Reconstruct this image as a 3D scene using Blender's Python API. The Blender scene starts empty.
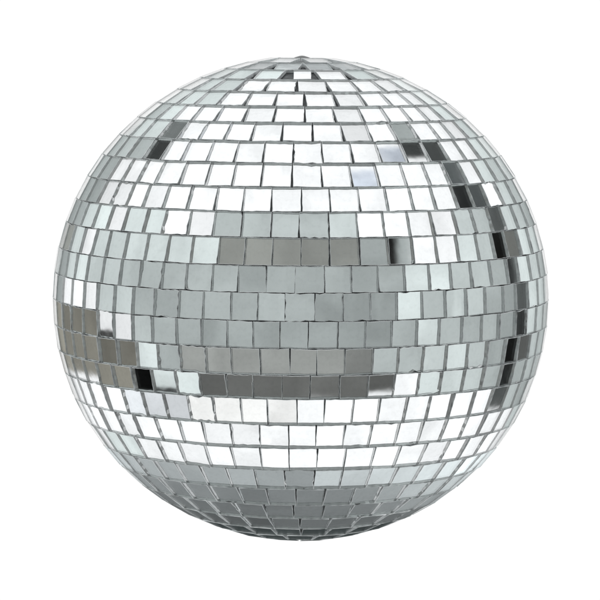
import bpy, math, random
from mathutils import Vector, Matrix
random.seed(7)
R = 0.15            # radius of the ball in metres
SQ = 0.977          # the ball is a little flatter than it is wide
TILT = math.radians(5.55)   # the camera looks slightly down on it
DIST = 11.0
CT, ST = math.cos(TILT), math.sin(TILT)
CENTRE = Vector((0, 0, R * SQ))
C = bpy.context.scene.collection

# One entry per ring of mirrors, top to bottom: ring number, latitude of its upper
# and lower joint, spacing in degrees, joints between its mirrors (longitudes), and the
# brightness (tenths of 8-bit grey) of the surroundings that each mirror looks at.
ROWS = [
    (1, 71.72, 65.87, 19.559, [-89.1, -69.5, -51.6, -29.8, -11.1, 7.5, 29.2, 49.4, 67.4, 87.0],
     [20, 20, 21, 23, 25, 25, 21, 20, 20]),
    (2, 65.87, 59.98, 14.462, [-74.7, -59.0, -46.2, -30.7, -17.0, -2.4, 12.3, 26.9, 40.8, 55.4, 70.0],
     [20, 21, 21, 25, 25, 25, 25, 25, 24, 22]),
    (3, 59.98, 54.24, 11.563, [-68.3, -56.8, -45.7, -34.1, -22.2, -10.5, 0.9, 13.8, 25.3, 36.9, 47.8, 57.3, 70.4],
     [20, 21, 22, 25, 25, 25, 25, 25, 25, 25, 24, 22]),
    (4, 54.24, 48.67, 9.842, [-68.8, -59.3, -49.4, -40.2, -30.6, -20.0, -9.4, 1.1, 11.4, 21.4, 30.9, 40.2, 48.8, 57.6, 69.0],
     [19, 22, 25, 25, 25, 25, 25, 25, 25, 25, 25, 25, 24, 21]),
    (5, 48.67, 42.85, 8.762, [-75.8, -67.0, -58.7, -49.3, -40.6, -32.5, -23.7, -15.3, -6.0, 3.4, 12.8, 21.5, 30.0, 38.1, 47.1, 54.1, 63.3, 73.2],
     [20, 21, 22, 12, 25, 25, 25, 25, 25, 25, 24, 25, 17, 25, 25, 24, 21]),
    (6, 42.85, 36.83, 8.017, [-74.5, -66.5, -58.4, -49.8, -42.3, -35.1, -26.8, -18.6, -10.6, -2.3, 5.7, 14.2, 22.3, 30.3, 38.0, 45.5, 53.0, 60.7, 69.8],
     [19, 20, 18, 6, 25, 25, 25, 25, 25, 25, 25, 25, 20, 6, 7, 25, 25, 22]),
    (7, 36.83, 30.73, 7.388, [-76.5, -69.2, -61.0, -53.9, -47.2, -40.4, -32.6, -25.0, -17.7, -10.3, -2.3, 5.2, 12.9, 20.1, 27.7, 34.9, 41.6, 48.3, 55.3, 62.6, 71.2],
     [18, 17, 24, 25, 25, 25, 25, 25, 25, 25, 25, 25, 22, 25, 25, 25, 9, 25, 22, 20]),
    (8, 30.73, 24.81, 6.851, [-75.6, -68.7, -61.0, -54.3, -47.9, -41.9, -35.3, -28.5, -21.0, -14.1, -7.2, 0.1, 6.9, 14.1, 21.2, 28.0, 34.4, 41.3, 47.2, 53.1, 60.0, 68.3, 75.1],
     [17, 16, 24, 24, 25, 25, 25, 25, 25, 25, 25, 25, 25, 25, 25, 25, 25, 4, 8, 25, 21, 19]),
    (9, 24.81, 18.92, 6.521, [-78.8, -72.3, -65.9, -58.9, -52.4, -46.4, -39.4, -33.8, -26.9, -20.5, -13.8, -6.8, -0.5, 6.4, 13.0, 19.4, 25.8, 32.1, 39.1, 45.2, 51.3, 57.2, 63.6, 71.2, 77.7],
     [17, 18, 22, 23, 24, 22, 22, 25, 25, 19, 19, 19, 19, 21.5, 24.5, 25, 25, 25, 20, 19, 8, 22, 20, 18]),
    (10, 18.92, 12.71, 6.263, [-81.3, -75.0, -68.8, -61.8, -56.1, -50.2, -43.9, -37.4, -31.4, -25.1, -18.6, -12.5, -6.3, -0.0, 6.2, 13.1, 19.8, 25.8, 32.0, 38.0, 44.3, 49.9, 55.1, 61.5, 69.0, 75.3, 81.6],
     [16, 15, 21, 24, 22.5, 21.5, 21.5, 21.5, 21.5, 22.5, 15, 15, 15, 14, 13.5, 16, 17, 25, 25, 22.5, 19, 2, 11, 22, 21, 19]),
    (11, 12.71, 6.78, 6.113, [-80.9, -74.7, -68.6, -62.8, -56.7, -50.4, -44.2, -38.0, -32.0, -25.8, -19.6, -13.7, -7.5, -1.2, 5.1, 11.0, 17.0, 23.2, 29.3, 35.1, 41.0, 47.3, 53.8, 58.4, 64.9, 72.0, 78.1],
     [18, 16, 21, 22.5, 21, 20.5, 19.5, 19, 18, 18.5, 18, 17, 16.5, 16.5, 17, 17, 16.5, 22.5, 22.5, 20, 19, 17, 5, 22, 21, 18]),
    (12, 6.78, 0.62, 6.022, [-81.5, -75.4, -69.4, -63.4, -57.0, -51.5, -45.4, -39.6, -33.5, -27.3, -21.4, -15.1, -9.2, -3.3, 3.0, 9.1, 15.1, 21.1, 27.1, 33.1, 39.0, 44.8, 51.3, 56.5, 62.2, 69.1, 75.1, 81.1],
     [19, 17, 25, 25, 24.5, 21, 20, 18, 18, 17.5, 16.5, 16.5, 18.5, 17, 15.5, 15.5, 15.5, 22, 18, 20, 19.5, 17.5, 16, 8, 22, 21, 18]),
    (13, 0.62, -5.39, 5.961, [-81.5, -75.5, -69.6, -63.7, -57.6, -51.2, -45.6, -39.7, -34.1, -27.8, -21.8, -15.9, -10.2, -4.4, 1.6, 8.0, 14.0, 19.9, 25.9, 31.5, 37.7, 43.7, 49.4, 56.3, 61.6, 67.5, 73.5, 79.5],
     [15, 14, 12, 12, 11.5, 25, 24, 19.5, 18, 16.5, 16, 16.5, 17, 17, 17, 16, 15, 18, 21.5, 17.5, 18.5, 17.5, 15.5, 5, 22, 20, 18]),
    (14, -5.39, -11.36, 6.084, [-81.7, -75.6, -69.5, -63.6, -58.0, -51.7, -44.6, -38.8, -32.9, -27.1, -20.9, -15.1, -8.7, -2.2, 3.5, 9.6, 15.8, 21.7, 27.8, 33.8, 39.9, 45.9, 52.7, 58.2, 65.0, 70.4, 76.5, 82.6],
     [14, 15, 13, 13, 12, 11, 11, 22.5, 17.5, 15.5, 16, 15.5, 15, 15.5, 15, 13, 18.5, 18, 20.5, 21.5, 18.5, 17, 2, 9, 20, 19, 18]),
    (15, -11.36, -16.93, 6.246, [-78.8, -72.6, -66.3, -59.8, -53.7, -47.8, -40.7, -35.2, -28.8, -22.8, -16.5, -10.5, -4.0, 2.1, 8.7, 15.1, 21.2, 27.3, 33.2, 39.8, 46.1, 52.9, 58.1, 65.1, 71.1, 77.3],
     [16, 15, 14, 13, 13, 13, 1, 22, 22.5, 9.5, 11, 11, 10.5, 10, 10, 9, 25, 22.5, 21.5, 20, 18, 2, 18, 19, 17]),
    (16, -16.93, -23.35, 6.450, [-78.2, -71.7, -66.3, -60.4, -52.5, -45.7, -39.3, -32.9, -26.5, -20.2, -13.6, -7.5, -0.7, 5.5, 12.1, 18.3, 25.1, 31.2, 37.6, 44.8, 51.2, 58.0, 64.2, 70.2, 76.6],
     [18, 24, 25, 25, 25, 22.5, 20.5, 21, 24, 24, 23.5, 22.5, 24, 25, 25, 25, 25, 25, 25, 25, 8, 19, 18, 17]),
    (17, -23.35, -29.56, 6.830, [-78.2, -71.4, -65.6, -58.9, -50.7, -44.3, -37.1, -30.3, -23.9, -16.7, -9.7, -2.7, 3.8, 10.6, 17.3, 24.3, 30.8, 37.8, 44.7, 51.8, 59.8, 66.3, 72.1, 78.9],
     [25, 25, 25, 25, 25, 25, 25, 24.5, 24, 24, 25, 25, 25, 25, 25, 25, 25, 25, 25, 24.5, 24.5, 21, 18]),
    (18, -29.56, -36.03, 7.415, [-77.0, -69.6, -63.5, -55.3, -47.5, -39.1, -32.5, -24.7, -17.6, -10.1, -2.8, 4.4, 11.7, 19.2, 26.2, 34.0, 41.6, 48.7, 57.4, 65.1, 71.3, 78.7],
     [25, 24, 22, 22, 24, 24.5, 24, 24, 25, 25, 25, 25, 25, 25, 25, 25, 25, 25, 25, 24, 20]),
    (19, -36.03, -42.44, 8.084, [-77.0, -68.9, -61.8, -53.5, -44.1, -36.3, -28.3, -20.5, -12.5, -4.2, 4.0, 11.7, 19.9, 27.7, 35.8, 44.2, 53.0, 61.9, 68.5, 76.6],
     [21, 18, 16.5, 15, 14, 14.5, 14, 14, 13.5, 13, 17, 17.5, 19, 20, 20, 21, 23, 23, 22]),
    (20, -42.44, -48.83, 9.187, [-75.1, -66.8, -57.9, -47.8, -38.4, -28.3, -18.9, -10.0, -1.2, 7.6, 16.7, 25.5, 34.3, 43.9, 54.2, 64.1, 71.9, 81.1],
     [17, 14, 12.5, 12, 11.5, 11, 11, 11.5, 11, 11.5, 12.5, 14, 17, 17, 18, 19, 20]),
    (21, -48.83, -55.23, 10.371, [-84.8, -74.4, -62.9, -52.7, -43.4, -32.9, -22.9, -12.2, -2.2, 8.4, 18.5, 29.1, 39.2, 51.5, 62.0, 70.8, 81.2],
     [13, 12, 11, 10.5, 10, 9.5, 9.5, 10, 10, 10.5, 11, 12, 13, 14, 15, 15]),
    (22, -55.23, -61.67, 11.710, [-80.5, -68.7, -55.4, -44.5, -34.7, -23.2, -11.7, 0.1, 12.2, 24.5, 37.2, 50.0, 61.7, 71.8, 83.5],
     [10, 9, 8, 8, 8, 8, 8.5, 9, 9, 9, 9.5, 10, 11, 12]),
]

# ------------------------------------------------------------------ materials
def lin(v):
    v = max(v, 0.0) / 255.0
    return v / 12.92 if v <= 0.04045 else ((v + 0.055) / 1.055) ** 2.4

def new_mat(name):
    m = bpy.data.materials.new(name); m.use_nodes = True
    nt = m.node_tree; nt.nodes.clear()
    return m, nt, nt.nodes, nt.links

def mirror_material():
    m, nt, N, L = new_mat('silvered_glass')
    out = N.new('ShaderNodeOutputMaterial'); p = N.new('ShaderNodeBsdfPrincipled')
    p.inputs['Metallic'].default_value = 1.0
    p.inputs['Roughness'].default_value = 0.02
    tc = N.new('ShaderNodeTexCoord')
    # slight differences of silvering from piece to piece, faint dust
    n1 = N.new('ShaderNodeTexNoise'); n1.inputs['Scale'].default_value = 420; n1.inputs['Detail'].default_value = 6
    L.new(tc.outputs['Object'], n1.inputs['Vector'])
    cr = N.new('ShaderNodeValToRGB')
    cr.color_ramp.elements[0].position = 0.30; cr.color_ramp.elements[0].color = (0.865, 0.875, 0.872, 1)
    cr.color_ramp.elements[1].position = 0.52; cr.color_ramp.elements[1].color = (0.91, 0.92, 0.917, 1)
    L.new(n1.outputs['Fac'], cr.inputs['Fac'])
    at = N.new('ShaderNodeAttribute'); at.attribute_name = 'silvering'
    ma = N.new('ShaderNodeMapRange'); ma.inputs['To Min'].default_value = 0.93; ma.inputs['To Max'].default_value = 1.05
    L.new(at.outputs['Fac'], ma.inputs['Value'])
    vs = N.new('ShaderNodeVectorMath'); vs.operation = 'SCALE'
    L.new(cr.outputs['Color'], vs.inputs[0]); L.new(ma.outputs['Result'], vs.inputs['Scale'])
    L.new(vs.outputs['Vector'], p.inputs['Base Color'])
    n2 = N.new('ShaderNodeTexNoise'); n2.inputs['Scale'].default_value = 55; n2.inputs['Detail'].default_value = 2
    L.new(tc.outputs['Object'], n2.inputs['Vector'])
    mr = N.new('ShaderNodeMapRange'); mr.inputs['To Min'].default_value = 0.015; mr.inputs['To Max'].default_value = 0.07
    L.new(n2.outputs['Fac'], mr.inputs['Value']); L.new(mr.outputs['Result'], p.inputs['Roughness'])
    n3 = N.new('ShaderNodeTexNoise'); n3.inputs['Scale'].default_value = 90; n3.inputs['Detail'].default_value = 1.5
    L.new(tc.outputs['Object'], n3.inputs['Vector'])
    bp = N.new('ShaderNodeBump'); bp.inputs['Strength'].default_value = 0.35; bp.inputs['Distance'].default_value = 0.0001
    L.new(n3.outputs['Fac'], bp.inputs['Height']); L.new(bp.outputs['Normal'], p.inputs['Normal'])
    L.new(p.outputs['BSDF'], out.inputs['Surface'])
    return m

def glass_material():
    m, nt, N, L = new_mat('clear_glass')
    out = N.new('ShaderNodeOutputMaterial'); g = N.new('ShaderNodeBsdfGlass')
    g.inputs['Color'].default_value = (0.997, 0.999, 1.0, 1); g.inputs['Roughness'].default_value = 0.0
    g.inputs['IOR'].default_value = 1.5
    L.new(g.outputs['BSDF'], out.inputs['Surface'])
    return m

def edge_material():
    m, nt, N, L = new_mat('cut_glass_edge')
    out = N.new('ShaderNodeOutputMaterial'); p = N.new('ShaderNodeBsdfPrincipled')
    tc = N.new('ShaderNodeTexCoord')
    n1 = N.new('ShaderNodeTexNoise'); n1.inputs['Scale'].default_value = 260; n1.inputs['Detail'].default_value = 5
    L.new(tc.outputs['Object'], n1.inputs['Vector'])
    cr = N.new('ShaderNodeValToRGB')
    e = cr.color_ramp.elements
    e[0].position = 0.30; e[0].color = (0.38, 0.39, 0.395, 1)
    e[1].position = 0.62; e[1].color = (0.90, 0.91, 0.915, 1)
    L.new(n1.outputs['Fac'], cr.inputs['Fac']); L.new(cr.outputs['Color'], p.inputs['Base Color'])
    p.inputs['Roughness'].default_value = 0.22
    p.inputs['Specular IOR Level'].default_value = 0.6
    gl = N.new('ShaderNodeBsdfAnisotropic'); gl.inputs['Color'].default_value = (0.95, 0.96, 0.96, 1)
    gl.inputs['Roughness'].default_value = 0.16
    mx = N.new('ShaderNodeMixShader'); mx.inputs[0].default_value = 0.42
    L.new(p.outputs['BSDF'], mx.inputs[1]); L.new(gl.outputs['BSDF'], mx.inputs[2])
    L.new(mx.outputs['Shader'], out.inputs['Surface'])
    return m

def plain(name, c0, c1, scale, rough, metal=0.0):
    m, nt, N, L = new_mat(name)
    out = N.new('ShaderNodeOutputMaterial'); p = N.new('ShaderNodeBsdfPrincipled')
    tc = N.new('ShaderNodeTexCoord')
    n1 = N.new('ShaderNodeTexNoise'); n1.inputs['Scale'].default_value = scale; n1.inputs['Detail'].default_value = 6
    L.new(tc.outputs['Object'], n1.inputs['Vector'])
    cr = N.new('ShaderNodeValToRGB')
    cr.color_ramp.elements[0].position = 0.35; cr.color_ramp.elements[0].color = c0 + (1,)
    cr.color_ramp.elements[1].position = 0.65; cr.color_ramp.elements[1].color = c1 + (1,)
    L.new(n1.outputs['Fac'], cr.inputs['Fac']); L.new(cr.outputs['Color'], p.inputs['Base Color'])
    bp = N.new('ShaderNodeBump'); bp.inputs['Strength'].default_value = 0.4; bp.inputs['Distance'].default_value = 0.0006
    L.new(n1.outputs['Fac'], bp.inputs['Height']); L.new(bp.outputs['Normal'], p.inputs['Normal'])
    p.inputs['Roughness'].default_value = rough; p.inputs['Metallic'].default_value = metal
    L.new(p.outputs['BSDF'], out.inputs['Surface'])
    return m

MIRROR = mirror_material(); EDGE = edge_material(); GLASS = glass_material()
CORE = plain('grey_adhesive', (0.06, 0.064, 0.066), (0.14, 0.147, 0.15), 300, 0.6)
STEEL = plain('dull_steel', (0.10, 0.10, 0.10), (0.18, 0.18, 0.18), 150, 0.35, 1.0)

# ------------------------------------------------------------------ geometry helpers
def pos(la, lo):
    return Vector((math.cos(la) * math.sin(lo), -math.cos(la) * math.cos(lo), math.sin(la) * SQ)) * R

def nrm(la, lo):
    return Vector((math.cos(la) * math.sin(lo), -math.cos(la) * math.cos(lo), math.sin(la) / SQ)).normalized()

THICK = 0.0142 * R
GAP = 0.0033 * R
CH = 0.0007 * R

class MB:
    def __init__(s): s.v = []; s.f = []; s.m = []; s.sm = []; s.att = []
    def build(s, name, mats, parent, origin=None):
        me = bpy.data.meshes.new(name)
        o = origin or Vector((0, 0, 0))
        me.from_pydata([tuple(Vector(p) - o) for p in s.v], [], s.f)
        for mt in mats: me.materials.append(mt)
        for p, mi, sm in zip(me.polygons, s.m, s.sm): p.material_index = mi; p.use_smooth = sm
        if s.att:
            at = me.attributes.new('silvering', 'FLOAT', 'FACE'); at.data.foreach_set('value', s.att)
        me.update()
        ob = bpy.data.objects.new(name, me); C.objects.link(ob)
        ob.parent = parent; ob.location = o
        return ob

def add_tile(mb, c, n, w0, w1, h, rot, tx, ty, cu, cv, chip, rnd):
    """One cut mirror: a slab of glass with a silvered front, ground arris and rough cut edges.
    w0/w1 lower and upper width, rot turn in its plane, tx/ty lean, cu/cv warp of the glass."""
    up = Vector((0, 0, 1)); e = up.cross(n)
    e = e.normalized() if e.length > 1e-4 else Vector((1, 0, 0))
    q = n.cross(e).normalized()
    M = Matrix((e, q, n)).transposed()
    M = M @ Matrix.Rotation(rot, 3, 'Z') @ Matrix.Rotation(tx, 3, 'X') @ Matrix.Rotation(ty, 3, 'Y')
    G = 6
    sk = [rnd.gauss(0, 0.0016 * R) for _ in range(6)]
    j = {}
    rag = 0.0017 if rnd.random() < 0.13 else 0.0005
    for k in range(G + 1):
        for s in 'btlr': j[s, k] = rnd.gauss(0, rag * R)
    def outline(i, k, inset):
        u = i / G * 2 - 1; v = k / G * 2 - 1
        hw = ((w0 * (1 - (v + 1) / 2) + w1 * (v + 1) / 2) / 2) - inset
        hh = h / 2 - inset
        x = u * hw + sk[0] * v * 0.4 + sk[1] * v * u * 0.25
        y = v * hh + sk[2] * u * 0.4 + sk[3] * u * v * 0.25
        if k == 0: y += j['b', i]
        if k == G: y += j['t', i]
        if i == 0: x += j['l', k]
        if i == G: x += j['r', k]
        if chip:
            ci, ck, cr = chip
            d = max(abs(i - ci), abs(k - ck))
            if d == 0: x -= (1 if ci else -1) * cr * (1 if ci in (0, G) else 0); y -= (1 if ck else -1) * cr
        return x, y
    base = len(mb.v)
    def z(i, k):
        u = i / G * 2 - 1; v = k / G * 2 - 1
        return -(cu * u * u * w0 / 4 + cv * v * v * h / 4)
    for k in range(G + 1):
        for i in range(G + 1):
            x, y = outline(i, k, CH)
            mb.v.append(c + M @ Vector((x, y, z(i, k))))
    for k in range(G):
        for i in range(G):
            a = base + k * (G + 1) + i
            mb.f.append((a, a + 1, a + G + 2, a + G + 1)); mb.m.append(0); mb.sm.append(True)
    bk = len(mb.v)
    for k in range(G + 1):
        for i in range(G + 1):
            x, y = outline(i, k, 0)
            mb.v.append(c + M @ Vector((x, y, z(i, k) - THICK)))
    for k in range(G):
        for i in range(G):
            a = bk + k * (G + 1) + i
            mb.f.append((a, a + G + 1, a + G + 2, a + 1)); mb.m.append(1); mb.sm.append(True)
    ring = [(i, 0) for i in range(G)] + [(G, k) for k in range(G)] + [(i, G) for i in range(G, 0, -1)] + [(0, k) for k in range(G, 0, -1)]
    n_ = len(ring); b = len(mb.v)
    for inset, dz in ((CH, 0), (0, CH), (0, THICK)):
        for (i, k) in ring:
            x, y = outline(i, k, inset); mb.v.append(c + M @ Vector((x, y, z(i, k) - dz)))
    for lvl in (0, 1):
        for s in range(n_):
            a = b + lvl * n_ + s; a2 = b + lvl * n_ + (s + 1) % n_
            mb.f.append((a, a + n_, a2 + n_, a2)); mb.m.append(2); mb.sm.append(False)
    mb.att += [min(1.0, max(0.0, rnd.gauss(0.5, 0.25)))] * (len(mb.f) - len(mb.att))

# ------------------------------------------------------------------ the ball
ball = bpy.data.objects.new('mirror_ball', None); C.objects.link(ball)
ball.location = (0, 0, 0)
ball['label'] = 'round silver mirror ball covered with rings of small square mirrors, shown alone on white'
ball['category'] = 'disco ball'

core = MB(); NU, NV = 96, 48
rc = 1 - THICK / R - 0.005
for b_ in range(NV + 1):
    la = math.pi * (b_ / NV - 0.5)
    for a_ in range(NU): core.v.append(pos(la, 2 * math.pi * a_ / NU) * rc + CENTRE)
for b_ in range(NV):
    for a_ in range(NU):
        a2 = (a_ + 1) % NU
        core.f.append((b_ * NU + a_, b_ * NU + a2, (b_ + 1) * NU + a2, (b_ + 1) * NU + a_)); core.m.append(0); core.sm.append(True)
core.build('ball_core', [CORE], ball)

cap = MB()                                   # small hanger plate with a pin at the top
zt = R * SQ * 2
prof = [(0.0, 0.0011), (0.0016, 0.0009), (0.0042, 0.0001), (0.0070, -0.0012), (0.0074, -0.0030)]
seg = 40
for r_, z_ in prof:
    for a_ in range(seg): cap.v.append(Vector((r_ * math.cos(2 * math.pi * a_ / seg), r_ * math.sin(2 * math.pi * a_ / seg), zt + z_ - 0.0009)))
for l_ in range(len(prof) - 1):
    for a_ in range(seg):
        a2 = (a_ + 1) % seg
        cap.f.append((l_ * seg + a_, (l_ + 1) * seg + a_, (l_ + 1) * seg + a2, l_ * seg + a2)); cap.m.append(0); cap.sm.append(True)
cap.build('hanger_plate', [STEEL], ball)

# warped or leaning mirrors: (ring, index) -> lean x, lean y (deg), warp u, warp v (deg)
SPECIAL = {
    (15, 15): (1.8, 0, 0.3, 2.2), (15, 7): (1.3, 0, 0.3, 1.9), (13, 5): (1.6, 0, 0.2, 2.0),
    (15, 1): (2.4, 0, 0.3, 2.2), (15, 2): (2.5, 0, 0.3, 2.2), (15, 3): (2.3, 0, 0.3, 2.2),
    (16, 20): (2.0, 0, 0.4, 2.2), (10, 16): (0, 0, 2.2, 0.4), (5, 12): (1.2, 0, 0.5, 1.8),
    (6, 13): (1.9, 0, 0.6, 2.3), (6, 12): (-2.2, -1.2, 1.2, 2.0), (7, 12): (-2.3, 0.6, 1.4, 2.0),
    (5, 3): (0, 0, 1.6, 0.6), (5, 7): (0.4, 0, 1.4, 1.0), (4, 7): (0.4, 0, 1.4, 1.0),
}
tiles = []                                    # (seen size, argument tuple)
cam_dir = Vector((0, -CT, ST)); cam_pos = cam_dir * DIST * R
def put(ring, idx, l0, l1, a, b, wmax):
    la = math.radians((a + b) / 2); lo = math.radians((l0 + l1) / 2)
    n = nrm(la, lo); p = pos(la, lo)
    top = (pos(math.radians(a), 0) - pos(math.radians(b), 0)).length
    h = top - GAP * 1.05
    d = math.radians(l1 - l0) * R
    narrow = min(math.cos(math.radians(a)), math.cos(math.radians(b)))
    pitch = d * math.cos(la)
    w = min(pitch - GAP, d * narrow - GAP * 0.35, wmax)
    w0 = w1 = w
    if ring >= 2:                           # cut slightly tapered towards the poles
        w = min(pitch - GAP, wmax * (1.03 if ring > 17 else 1.0))
        tp = (0.55 if ring > 17 else 0.35)
        ca, cb = math.cos(math.radians(a)), math.cos(math.radians(b)); cm = math.cos(la)
        shrink = min(1.0, (d * narrow - GAP * 0.6) / (w * (1 + tp * (narrow / cm - 1))))
        w *= shrink
        w1 = w * (1 + tp * (ca / cm - 1)); w0 = w * (1 + tp * (cb / cm - 1))
    rnd = random.Random(ring * 997 + (idx if idx is not None else int(lo * 1000)))
    sp = SPECIAL.get((ring, idx))
    tx = math.radians(rnd.gauss(0, 0.55)); ty = math.radians(rnd.gauss(0, 0.55))
    cu = math.radians(rnd.gauss(0.2, 0.6)); cv = math.radians(rnd.gauss(0.2, 0.6))
    if sp:
        tx, ty, cu, cv = [math.radians(v) for v in sp]
    rot = math.radians(rnd.gauss(0, 0.5))
    chip = None
    if rnd.random() < 0.08:
        chip = (rnd.choice((0, 6, 2, 4)), rnd.choice((0, 6)), rnd.uniform(0.001, 0.005) * R)
    c = p - n * (0.0015 * R + rnd.random() * 0.0015 * R) + CENTRE
    v = (cam_pos - p).normalized(); facing = v.dot(n)
    tiles.append((facing * w * h if facing > 0.03 else -1, (c, n, w0, w1, h, rot, tx, ty, cu, cv, chip, rnd)))

WM = math.radians(6.12) * R
for ring, a, b, pitch, lam, L in ROWS:
    for i in range(len(L)):
        if ring == 1 and abs((lam[i] + lam[i + 1]) / 2) < 6:
            put(ring, i, -6.0, 6.6, a, b, WM * 0.64); continue
        put(ring, i, lam[i], lam[i + 1], a, b, WM)
    rest = 360 - (lam[-1] - lam[0]); m = max(1, int(rest / pitch + 0.15))
    for i in range(m):
        put(ring, None, lam[-1] + rest * i / m, lam[-1] + rest * (i + 1) / m, a, b, WM)
def ring_of(ring, a, b, n_, ph):
    for i in range(n_): put(ring, 100 + i, ph + 360 * i / n_, ph + 360 * (i + 1) / n_, a, b, WM)
ring_of(0, 77.6, 71.72, 14, 1)
ring_of(-1, 83.4, 77.6, 8, -2)
ring_of(23, -61.67, -67.9, 26, -13.0)
ring_of(24, -67.9, -74.1, 19, -9)
ring_of(25, -74.1, -80.3, 13, 0)

order = sorted(range(len(tiles)), key=lambda i: -tiles[i][0])
rest = MB()
for r_, i in enumerate(order):
    args = tiles[i][1]
    if r_ < 100:
        mb = MB(); add_tile(mb, *args); mb.build('mirror_tile', [GLASS, MIRROR, EDGE], ball, args[0])
    else:
        add_tile(rest, *args)
ro = rest.build('mirror_tiles', [GLASS, MIRROR, EDGE], ball)
ro['kind'] = 'stuff'

# ------------------------------------------------------------------ the surroundings the mirrors look at
w = bpy.data.worlds.new('World'); bpy.context.scene.world = w; w.use_nodes = True
nt = w.node_tree; N = nt.nodes; K = nt.links; N.clear()
wout = N.new('ShaderNodeOutputWorld'); bg = N.new('ShaderNodeBackground')
K.new(bg.outputs['Background'], wout.inputs['Surface'])
def M_(op, a, b=None, c=None, clamp=False):
    x = N.new('ShaderNodeMath'); x.operation = op; x.use_clamp = clamp
    for i, s in enumerate((a, b, c)):
        if s is None: continue
        if isinstance(s, (int, float)): x.inputs[i].default_value = s
        else: K.new(s, x.inputs[i])
    return x.outputs[0]
def V_(op, a, b=None, scale=None):
    x = N.new('ShaderNodeVectorMath'); x.operation = op
    for i, s in enumerate((a, b)):
        if s is None: continue
        if isinstance(s, tuple): x.inputs[i].default_value = s
        else: K.new(s, x.inputs[i])
    if scale is not None:
        if isinstance(scale, (int, float)): x.inputs['Scale'].default_value = scale
        else: K.new(scale, x.inputs['Scale'])
    return x
def smooth(v, a, b, lo=0.0, hi=1.0):
    x = N.new('ShaderNodeMapRange'); x.interpolation_type = 'SMOOTHSTEP'
    x.inputs['From Min'].default_value = a; x.inputs['From Max'].default_value = b
    x.inputs['To Min'].default_value = lo; x.inputs['To Max'].default_value = hi
    K.new(v, x.inputs['Value']); return x.outputs['Result']
tc = N.new('ShaderNodeTexCoord'); r = V_('NORMALIZE', tc.outputs['Generated']).outputs['Vector']
cam = (0.0, -CT, ST)
cosr = V_('DOT_PRODUCT', r, cam).outputs['Value']
rho = M_('ARCCOSINE', M_('MINIMUM', M_('MAXIMUM', cosr, -1.0), 1.0))
half = M_('MULTIPLY', rho, 0.5)
def step(th):   # the lean of the line of sight across a ball seen from 11 radii away
    return M_('SUBTRACT', half, M_('MULTIPLY', M_('DIVIDE', M_('SINE', th), M_('SUBTRACT', DIST, M_('COSINE', th))), 0.5))
th = step(step(half))
perp = V_('NORMALIZE', V_('SUBTRACT', r, V_('SCALE', cam, None, cosr).outputs['Vector']).outputs['Vector']).outputs['Vector']
nv = V_('ADD', V_('SCALE', cam, None, M_('COSINE', th)).outputs['Vector'], V_('SCALE', perp, None, M_('SINE', th)).outputs['Vector']).outputs['Vector']
sep = N.new('ShaderNodeSeparateXYZ'); K.new(nv, sep.inputs[0])
lon = M_('MULTIPLY', M_('ARCTAN2', sep.outputs['X'], M_('MULTIPLY', sep.outputs['Y'], -1.0)), 180 / math.pi)
lat_ = M_('MULTIPLY', M_('ARCSINE', sep.outputs['Z']), 180 / math.pi)
u = M_('ADD', M_('MULTIPLY', lon, 1 / 190.0), 0.5)
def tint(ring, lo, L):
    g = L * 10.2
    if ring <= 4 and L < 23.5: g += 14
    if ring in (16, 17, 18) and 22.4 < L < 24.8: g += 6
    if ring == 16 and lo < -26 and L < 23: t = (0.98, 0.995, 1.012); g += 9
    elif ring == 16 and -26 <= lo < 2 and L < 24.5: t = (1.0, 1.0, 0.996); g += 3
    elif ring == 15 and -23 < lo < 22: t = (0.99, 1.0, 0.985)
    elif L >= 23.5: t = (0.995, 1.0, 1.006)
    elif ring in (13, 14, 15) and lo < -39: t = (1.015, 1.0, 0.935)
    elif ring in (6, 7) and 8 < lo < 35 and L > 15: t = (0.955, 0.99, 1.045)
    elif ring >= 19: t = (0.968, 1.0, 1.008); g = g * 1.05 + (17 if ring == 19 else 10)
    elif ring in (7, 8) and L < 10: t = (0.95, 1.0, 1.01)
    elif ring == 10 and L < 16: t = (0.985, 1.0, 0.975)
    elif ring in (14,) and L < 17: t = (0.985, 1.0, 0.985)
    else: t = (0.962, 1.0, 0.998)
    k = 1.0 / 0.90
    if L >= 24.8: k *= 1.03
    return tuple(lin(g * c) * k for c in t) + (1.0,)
def ramp(ring, pts):
    nd = N.new('ShaderNodeValToRGB'); cr = nd.color_ramp; cr.interpolation = 'LINEAR'
    el = cr.elements
    for n_, (lo, col) in enumerate(pts):
        p_ = min(max(lo / 190.0 + 0.5, 0.0), 1.0)
        if n_ < 2: e = el[n_]; e.position = p_
        else: e = el.new(p_)
        e.color = col
    K.new(u, nd.inputs['Fac']); return nd.outputs['Color']
cur = None
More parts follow.
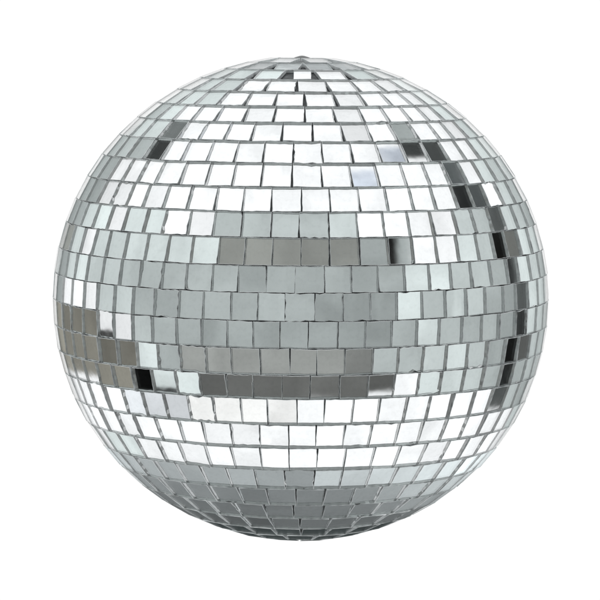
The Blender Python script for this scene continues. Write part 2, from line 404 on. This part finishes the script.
for ring, a, b, pitch, lam, L in ROWS:
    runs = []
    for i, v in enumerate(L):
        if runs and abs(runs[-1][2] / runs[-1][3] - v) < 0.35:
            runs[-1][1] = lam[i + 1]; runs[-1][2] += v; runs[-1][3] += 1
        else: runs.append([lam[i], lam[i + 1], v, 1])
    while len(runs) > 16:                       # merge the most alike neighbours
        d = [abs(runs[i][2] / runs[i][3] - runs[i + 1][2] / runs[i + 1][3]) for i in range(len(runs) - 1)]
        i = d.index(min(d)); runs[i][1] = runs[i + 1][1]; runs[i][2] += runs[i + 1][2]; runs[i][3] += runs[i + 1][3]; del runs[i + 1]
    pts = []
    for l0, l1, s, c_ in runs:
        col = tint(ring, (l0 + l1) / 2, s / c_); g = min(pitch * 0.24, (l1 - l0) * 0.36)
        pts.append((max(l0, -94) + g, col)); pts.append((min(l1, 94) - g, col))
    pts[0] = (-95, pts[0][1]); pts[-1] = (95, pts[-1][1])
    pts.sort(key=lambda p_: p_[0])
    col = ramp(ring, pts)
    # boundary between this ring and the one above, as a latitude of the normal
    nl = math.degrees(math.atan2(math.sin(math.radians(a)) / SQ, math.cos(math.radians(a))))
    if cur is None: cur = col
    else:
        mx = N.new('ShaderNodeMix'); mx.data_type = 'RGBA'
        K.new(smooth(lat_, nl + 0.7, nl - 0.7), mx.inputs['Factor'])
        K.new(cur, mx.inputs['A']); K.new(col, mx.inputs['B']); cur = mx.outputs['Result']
mx = N.new('ShaderNodeMix'); mx.data_type = 'RGBA'
K.new(smooth(lat_, 72.2, 74.0), mx.inputs['Factor']); K.new(cur, mx.inputs['A']); mx.inputs['B'].default_value = (0.48, 0.51, 0.52, 1)
cur = mx.outputs['Result']
# dark patches added to the world colour to darken parts of single mirrors
for lo0, la0, rx, ry, val in ((-32, -17.2, 4.5, 1.1, 5), (20.9, 15.8, 1.7, 3.5, 3), (-49, -5.4, 3.5, 0.9, 6), (0.5, -17.0, 1.5, 0.6, 3)):
    nl = math.degrees(math.atan2(math.sin(math.radians(la0)) / SQ, math.cos(math.radians(la0))))
    dx = M_('ABSOLUTE', M_('DIVIDE', M_('SUBTRACT', lon, lo0), rx)); dy = M_('ABSOLUTE', M_('DIVIDE', M_('SUBTRACT', lat_, nl), ry))
    mx = N.new('ShaderNodeMix'); mx.data_type = 'RGBA'
    K.new(M_('MULTIPLY', smooth(dx, 1.4, 0.2), smooth(dy, 1.2, 0.4)), mx.inputs['Factor']); K.new(cur, mx.inputs['A'])
    mx.inputs['B'].default_value = (lin(val * 10.2),) * 3 + (1,); cur = mx.outputs['Result']
# below the last ring the surroundings are dim
mx = N.new('ShaderNodeMix'); mx.data_type = 'RGBA'
K.new(smooth(lat_, -61.0, -64.0), mx.inputs['Factor']); K.new(cur, mx.inputs['A']); mx.inputs['B'].default_value = (0.055, 0.065, 0.066, 1)
cur = mx.outputs['Result']
# uneven light in the room
nz = N.new('ShaderNodeTexNoise'); nz.inputs['Scale'].default_value = 11.0; nz.inputs['Detail'].default_value = 5
K.new(r, nz.inputs['Vector'])
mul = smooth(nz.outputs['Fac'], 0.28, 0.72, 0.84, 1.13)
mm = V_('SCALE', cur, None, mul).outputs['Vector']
# white backdrop behind the ball, from just under the ball upwards
sr = N.new('ShaderNodeSeparateXYZ'); K.new(r, sr.inputs[0])
az = M_('MULTIPLY', M_('ABSOLUTE', M_('ARCTAN2', sr.outputs['X'], M_('MULTIPLY', sr.outputs['Y'], -1.0))), 180 / math.pi)
el_ = M_('MULTIPLY', M_('ARCSINE', sr.outputs['Z']), 180 / math.pi)
mask = M_('MULTIPLY', smooth(az, 157, 162), M_('MULTIPLY', smooth(el_, -14.5, -12.6), smooth(el_, 26, 14)))
fx = N.new('ShaderNodeMix'); fx.data_type = 'RGBA'
K.new(mask, fx.inputs['Factor']); K.new(mm, fx.inputs['A']); fx.inputs['B'].default_value = (1.03, 1.03, 1.03, 1)
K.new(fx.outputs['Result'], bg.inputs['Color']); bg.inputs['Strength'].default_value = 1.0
w.cycles.sampling_method = 'MANUAL'; w.cycles.sample_map_resolution = 512

# ------------------------------------------------------------------ camera
cd = bpy.data.cameras.new('camera'); co = bpy.data.objects.new('camera', cd); C.objects.link(co)
co.location = CENTRE + cam_pos
co.rotation_euler = ((CENTRE - co.location).to_track_quat('-Z', 'Y') @ __import__('mathutils').Quaternion((0, 0, 1), 0.005)).to_euler()
cd.sensor_width = 36; cd.lens = 36 * 248.2 * math.sqrt(DIST * DIST - 1) / 600
cd.shift_x = -0.8 / 600; cd.shift_y = -1.7 / 600
cd.clip_start = 0.05; cd.clip_end = 100
sc = bpy.context.scene; sc.camera = co
sc.view_settings.view_transform = 'Standard'; sc.view_settings.look = 'None'
sc.cycles.caustics_reflective = True; sc.cycles.caustics_refractive = True; sc.cycles.blur_glossy = 0.0
sc.view_settings.exposure = 0; sc.view_settings.gamma = 1
sc.cycles.max_bounces = 14; sc.cycles.glossy_bounces = 6; sc.cycles.transmission_bounces = 12
